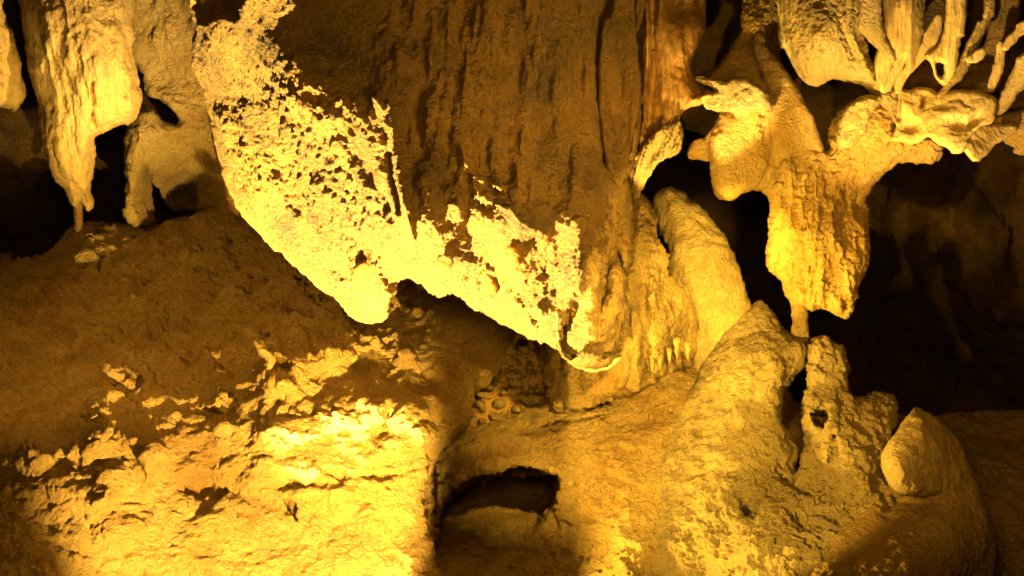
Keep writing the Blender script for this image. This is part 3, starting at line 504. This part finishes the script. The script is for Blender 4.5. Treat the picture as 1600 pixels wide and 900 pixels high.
tag(k1, 'large pointed pale mound rising right of centre below the pillar stub', 'stalagmite')
k2 = rock('upright_stalagmite', [(1264, 548), (1268, 535), (1286, 527), (1302, 536), (1320, 550), (1326, 575), (1320, 602), (1340, 622), (1356, 622), (1372, 616), (1388, 618), (1400, 632), (1396, 665), (1385, 700), (1400, 800), (1340, 860), (1250, 900), (1200, 900), (1240, 760), (1248, 740), (1260, 705), (1256, 665), (1254, 635), (1262, 600)],
    [(1290, 545, 8.35), (1290, 640, 8.15), (1350, 640, 8.3), (1390, 640, 8.5), (1330, 700, 7.95), (1260, 720, 8.1), (1280, 800, 7.75), (1340, 820, 7.7), (1220, 880, 7.55)], M['tan'], rim=20, rimd=.22, thick=.6, cell=2.4, warp=(3.5, 16), grow=3.,
    feats=[('s', [(1271, 644), (1294, 645), (1290, 660), (1280, 670), (1272, 664)], 5, -.5), ('b', 1303, 680, 4, 4, 0, -.12), ('b', 1293, 783, 12, 8, -30, -.12), ('r', [(1325, 560), (1300, 640), (1290, 720)], 10, .05), ('b', 1385, 740, 20, 26, 30, -.2), ('b', 1345, 640, 8, 30, 10, -.05)],
    noise=[('f', .3, .05, 3), ('f', .10, .038, 5), ('w', .045, .010), ('p', .07, .035)])
tag(k2, 'ragged upright stalagmite blade with a square hole, right of the dark crevice', 'stalagmite')
k4 = rock('broad_stalagmite', [(1436, 646), (1458, 650), (1482, 668), (1503, 700), (1522, 740), (1541, 790), (1555, 840), (1560, 900), (1562, 1100), (1180, 1100), (1190, 950), (1240, 880), (1300, 800), (1345, 745), (1375, 715), (1400, 690)],
    [(1440, 700, 7.9), (1500, 730, 7.75), (1500, 780, 7.75), (1400, 800, 7.65), (1320, 830, 7.55), (1360, 750, 7.9), (1480, 850, 7.3), (1400, 900, 7.05), (1250, 950, 7.0), (1550, 900, 7.9), (1300, 780, 7.8)], M['ochre'], rim=60, rimd=.6, thick=1.2, cell=2.6, warp=(2, 25),
    feats=[('b', 1390, 790, 14, 18, 20, -.18), ('b', 1372, 745, 16, 14, 0, -.2), ('r', [(1300, 780), (1260, 850), (1230, 900)], 14, .05), ('b', 1420, 785, 50, 10, 5, -.16)],
    noise=[('f', .5, .04, 3), ('b', .10, .012, 3), ('w', .05, .005)])
tag(k4, 'broad rounded stalagmite base, half in shadow, in the lower right corner', 'stalagmite')
k3 = rock('stalagmite_cone', [(1427, 639), (1434, 639), (1456, 650), (1478, 668), (1494, 700), (1500, 740), (1496, 768), (1480, 775), (1450, 776), (1420, 774), (1397, 766), (1383, 745), (1378, 720), (1384, 700), (1398, 680), (1414, 656)],
    [(1430, 645, 7.75), (1440, 700, 7.55), (1440, 765, 7.38), (1492, 720, 7.85)], M['pale'], rim=48, rimd=.38, thick=.5, cell=2.2, warp=(1.2, 24), c=40, grow=1.,
    feats=[('b', 1470, 745, 8, 20, 0, -.05)], noise=[('f', .3, .03, 3), ('b', .07, .010, 3), ('w', .04, .004)])
tag(k3, 'blunt cone shaped stalagmite perched on the broad base, its right half dark', 'stalagmite')

# ------------------------------------------------------------------ upper left drapery and columns
la = rock('drapery_stalactite', [(28, -200), (30, 0), (37, 60), (46, 110), (58, 150), (63, 200), (75, 250), (88, 283), (104, 296), (112, 318), (118, 322), (125, 311), (132, 318), (138, 330), (143, 322), (141, 290), (146, 265), (148, 226), (156, 212), (188, 198), (205, 194), (218, 175), (222, 160), (217, 125), (209, 98), (206, 70), (210, 0), (214, -200)],
    [(30, 0, 11.2), (110, 0, 10.8), (200, 0, 11.3), (60, 160, 11.1), (140, 120, 10.7), (210, 150, 11.1), (110, 260, 11.0), (130, 320, 11.3), (180, 180, 11.0)], M['curtain'], rim=24, rimd=.35, thick=.6, cell=2.6, warp=(2.5, 18),
    feats=[('f', 26, 300, .03, -.15, None, 1), ('r', [(60, -20), (80, 60), (60, 110)], 10, .06), ('r', [(145, 130), (145, 200)], 3, -.08), ('b', 195, 150, 5, 4, 0, -.2), ('r', [(180, 0), (200, 120), (205, 190)], 8, .05)],
    noise=[('f', .5, .06, 3), ('f', (.12, .12, .2), .028, 5), ('w', .06, .006)])
tag(la, 'large pale drapery stalactite tapering to ragged points at upper left', 'stalactite')
lb = rock('drapery_stalactite', [(-200, -200), (5, -200), (8, 10), (20, 50), (30, 90), (38, 130), (36, 160), (20, 175), (0, 165), (-200, 150)], [(0, 50, 11.1), (35, 130, 11.5)], M['curtain'], rim=14, rimd=.2, thick=.5, cell=3, noise=[('f', .4, .06, 3), ('b', .12, .02, 3)])
tag(lb, 'short rounded drapery cut by the left frame edge', 'stalactite')
lw = rock('flowstone_wall', [(195, -200), (200, 60), (212, 100), (225, 115), (224, 130), (236, 152), (262, 165), (278, 185), (268, 195), (235, 175), (215, 180), (196, 200), (197, 260), (200, 348), (243, 350), (238, 320), (230, 275), (232, 262), (245, 290), (270, 330), (330, 330), (380, 330), (380, -200)],
    [(200, 0, 12.2), (300, 0, 12.0), (240, 140, 12.2), (300, 180, 12.1), (290, 320, 13.5), (230, 220, 11.9), (215, 330, 12.0), (250, 210, 11.9), (340, 300, 12.8), (350, 100, 12)], M['pale'], rim=12, rimd=.25, thick=.5, cell=3, warp=(3, 20),
    feats=[('b', 235, 205, 34, 26, 20, .2), ('r', [(215, 200), (218, 345)], 10, .12), ('b', 290, 300, 40, 30, 0, -.4), ('b', 270, 60, 50, 40, 0, .1)], noise=[('f', .5, .08, 3), ('b', .16, .03, 3)])
tag(lw, 'rounded pale flowstone wall with a thin column foot, left of the hanging rock', 'flowstone')
for i, (poly, D, lab) in enumerate([
    ([(338, 220), (355, 240), (372, 290), (382, 332), (360, 332), (352, 300), (344, 262)], 11.2, 'thin reddish stalactite just left of the hanging rock edge'),
    ([(114, 300), (126, 296), (130, 330), (128, 360), (116, 360), (115, 330)], 11.6, 'faint thin column standing below the pale drapery tips')]):
    tag(rock('thin_column', poly, [(0, 0, D)], M['brown'], rim=10, rimd=.1, thick=.2, cell=2.2, warp=(1.5, 12), noise=[('b', .07, .01, 3)]), lab, 'column')

# ------------------------------------------------------------------ rubble in the recess
random.seed(4)
pts = []
while len(pts) < 70:
    y = random.uniform(535, 690); t = (y-535)/155
    x = random.uniform(785-70*t, 815+55*t)
    if all((x-a)**2+(y-b)**2 > 60 for a, b, c_ in pts): pts.append((x, y, random.uniform(3.5, 8.5) if random.random() < .8 else 11))
def fdepth(x, y): return float(mq(np.array([x]), np.array([y]), FLOOR)[0])
sc_ = rock('rubble_slope', [(770, 500), (830, 500), (850, 560), (858, 640), (880, 680), (820, 700), (700, 720), (730, 640), (770, 580)], [(800, 520, 9.75), (790, 620, 9.6), (760, 690, 9.45), (850, 660, 9.5)], M['mud'], rim=20, rimd=.2, thick=.4, cell=3, noise=[('f', .3, .05, 3), ('b', .1, .03, 3)])
tag(sc_, 'dim slope of loose earth and rubble in the recess beside the bank', 'rubble slope', kind='structure')
for x, y, r in pts:
    D = float(mq(np.array([x]), np.array([y]), [(800, 520, 9.75), (790, 620, 9.6), (760, 690, 9.45), (850, 660, 9.5)])[0])
    a = random.uniform(0, 3.1); k = random.uniform(.55, .9)
    poly = []
    for j in range(8):
        th = j*math.pi/4; rr = r*random.uniform(.85, 1.15); u, v = rr*math.cos(th), rr*k*math.sin(th)
        poly.append((x+u*math.cos(a*.3)-v*math.sin(a*.3), y+u*math.sin(a*.3)+v*math.cos(a*.3)))
    big = r > 9
    tag(rock('stone', poly, [(x, y, D-.16)], M['ochre'], rim=r, rimd=.08, thick=.09, cell=1.3, warp=(.3, 8), noise=[('f', .05, .006, 2)]),
        ('small pale stone near the top of the rubble beside the fluted column' if y < 590 else 'flat pale stone halfway down the rubble left of the fluted column' if y < 640 else 'half buried stone at the dim foot of the rubble beside the bank edge'), 'stone', 'loose stones in the rubble recess')

# loose stones along the foot of the column and in the pit
for i in range(26):
    if i < 16: x = 862+i*6.2+random.uniform(-3, 3); y = 652-.06*(x-862)+random.uniform(-4, 5); D = 8.72; lb_ = 'small loose stone lying along the foot of the fluted column'
    else: x = random.uniform(700, 930); y = random.uniform(850, 895); D = 8.0-(y-850)*.004+(930-x)*.0006; lb_ = 'small loose stone on the dim floor of the pit'
    r = random.uniform(2.8, 6.5); poly = [(x+r*random.uniform(.8, 1.2)*math.cos(j*.785), y+.6*r*random.uniform(.8, 1.2)*math.sin(j*.785)) for j in range(8)]
    if i >= 16: D = float(mq(np.array([x]), np.array([y]), FLOOR)[0])+.12
    tag(rock('stone', poly, [(x, y, D)], M['ochre'], rim=r, rimd=.07, thick=.08, cell=1.3, warp=(.3, 8), noise=[('f', .05, .006, 2)]), lb_, 'stone', 'loose stones on the floor')
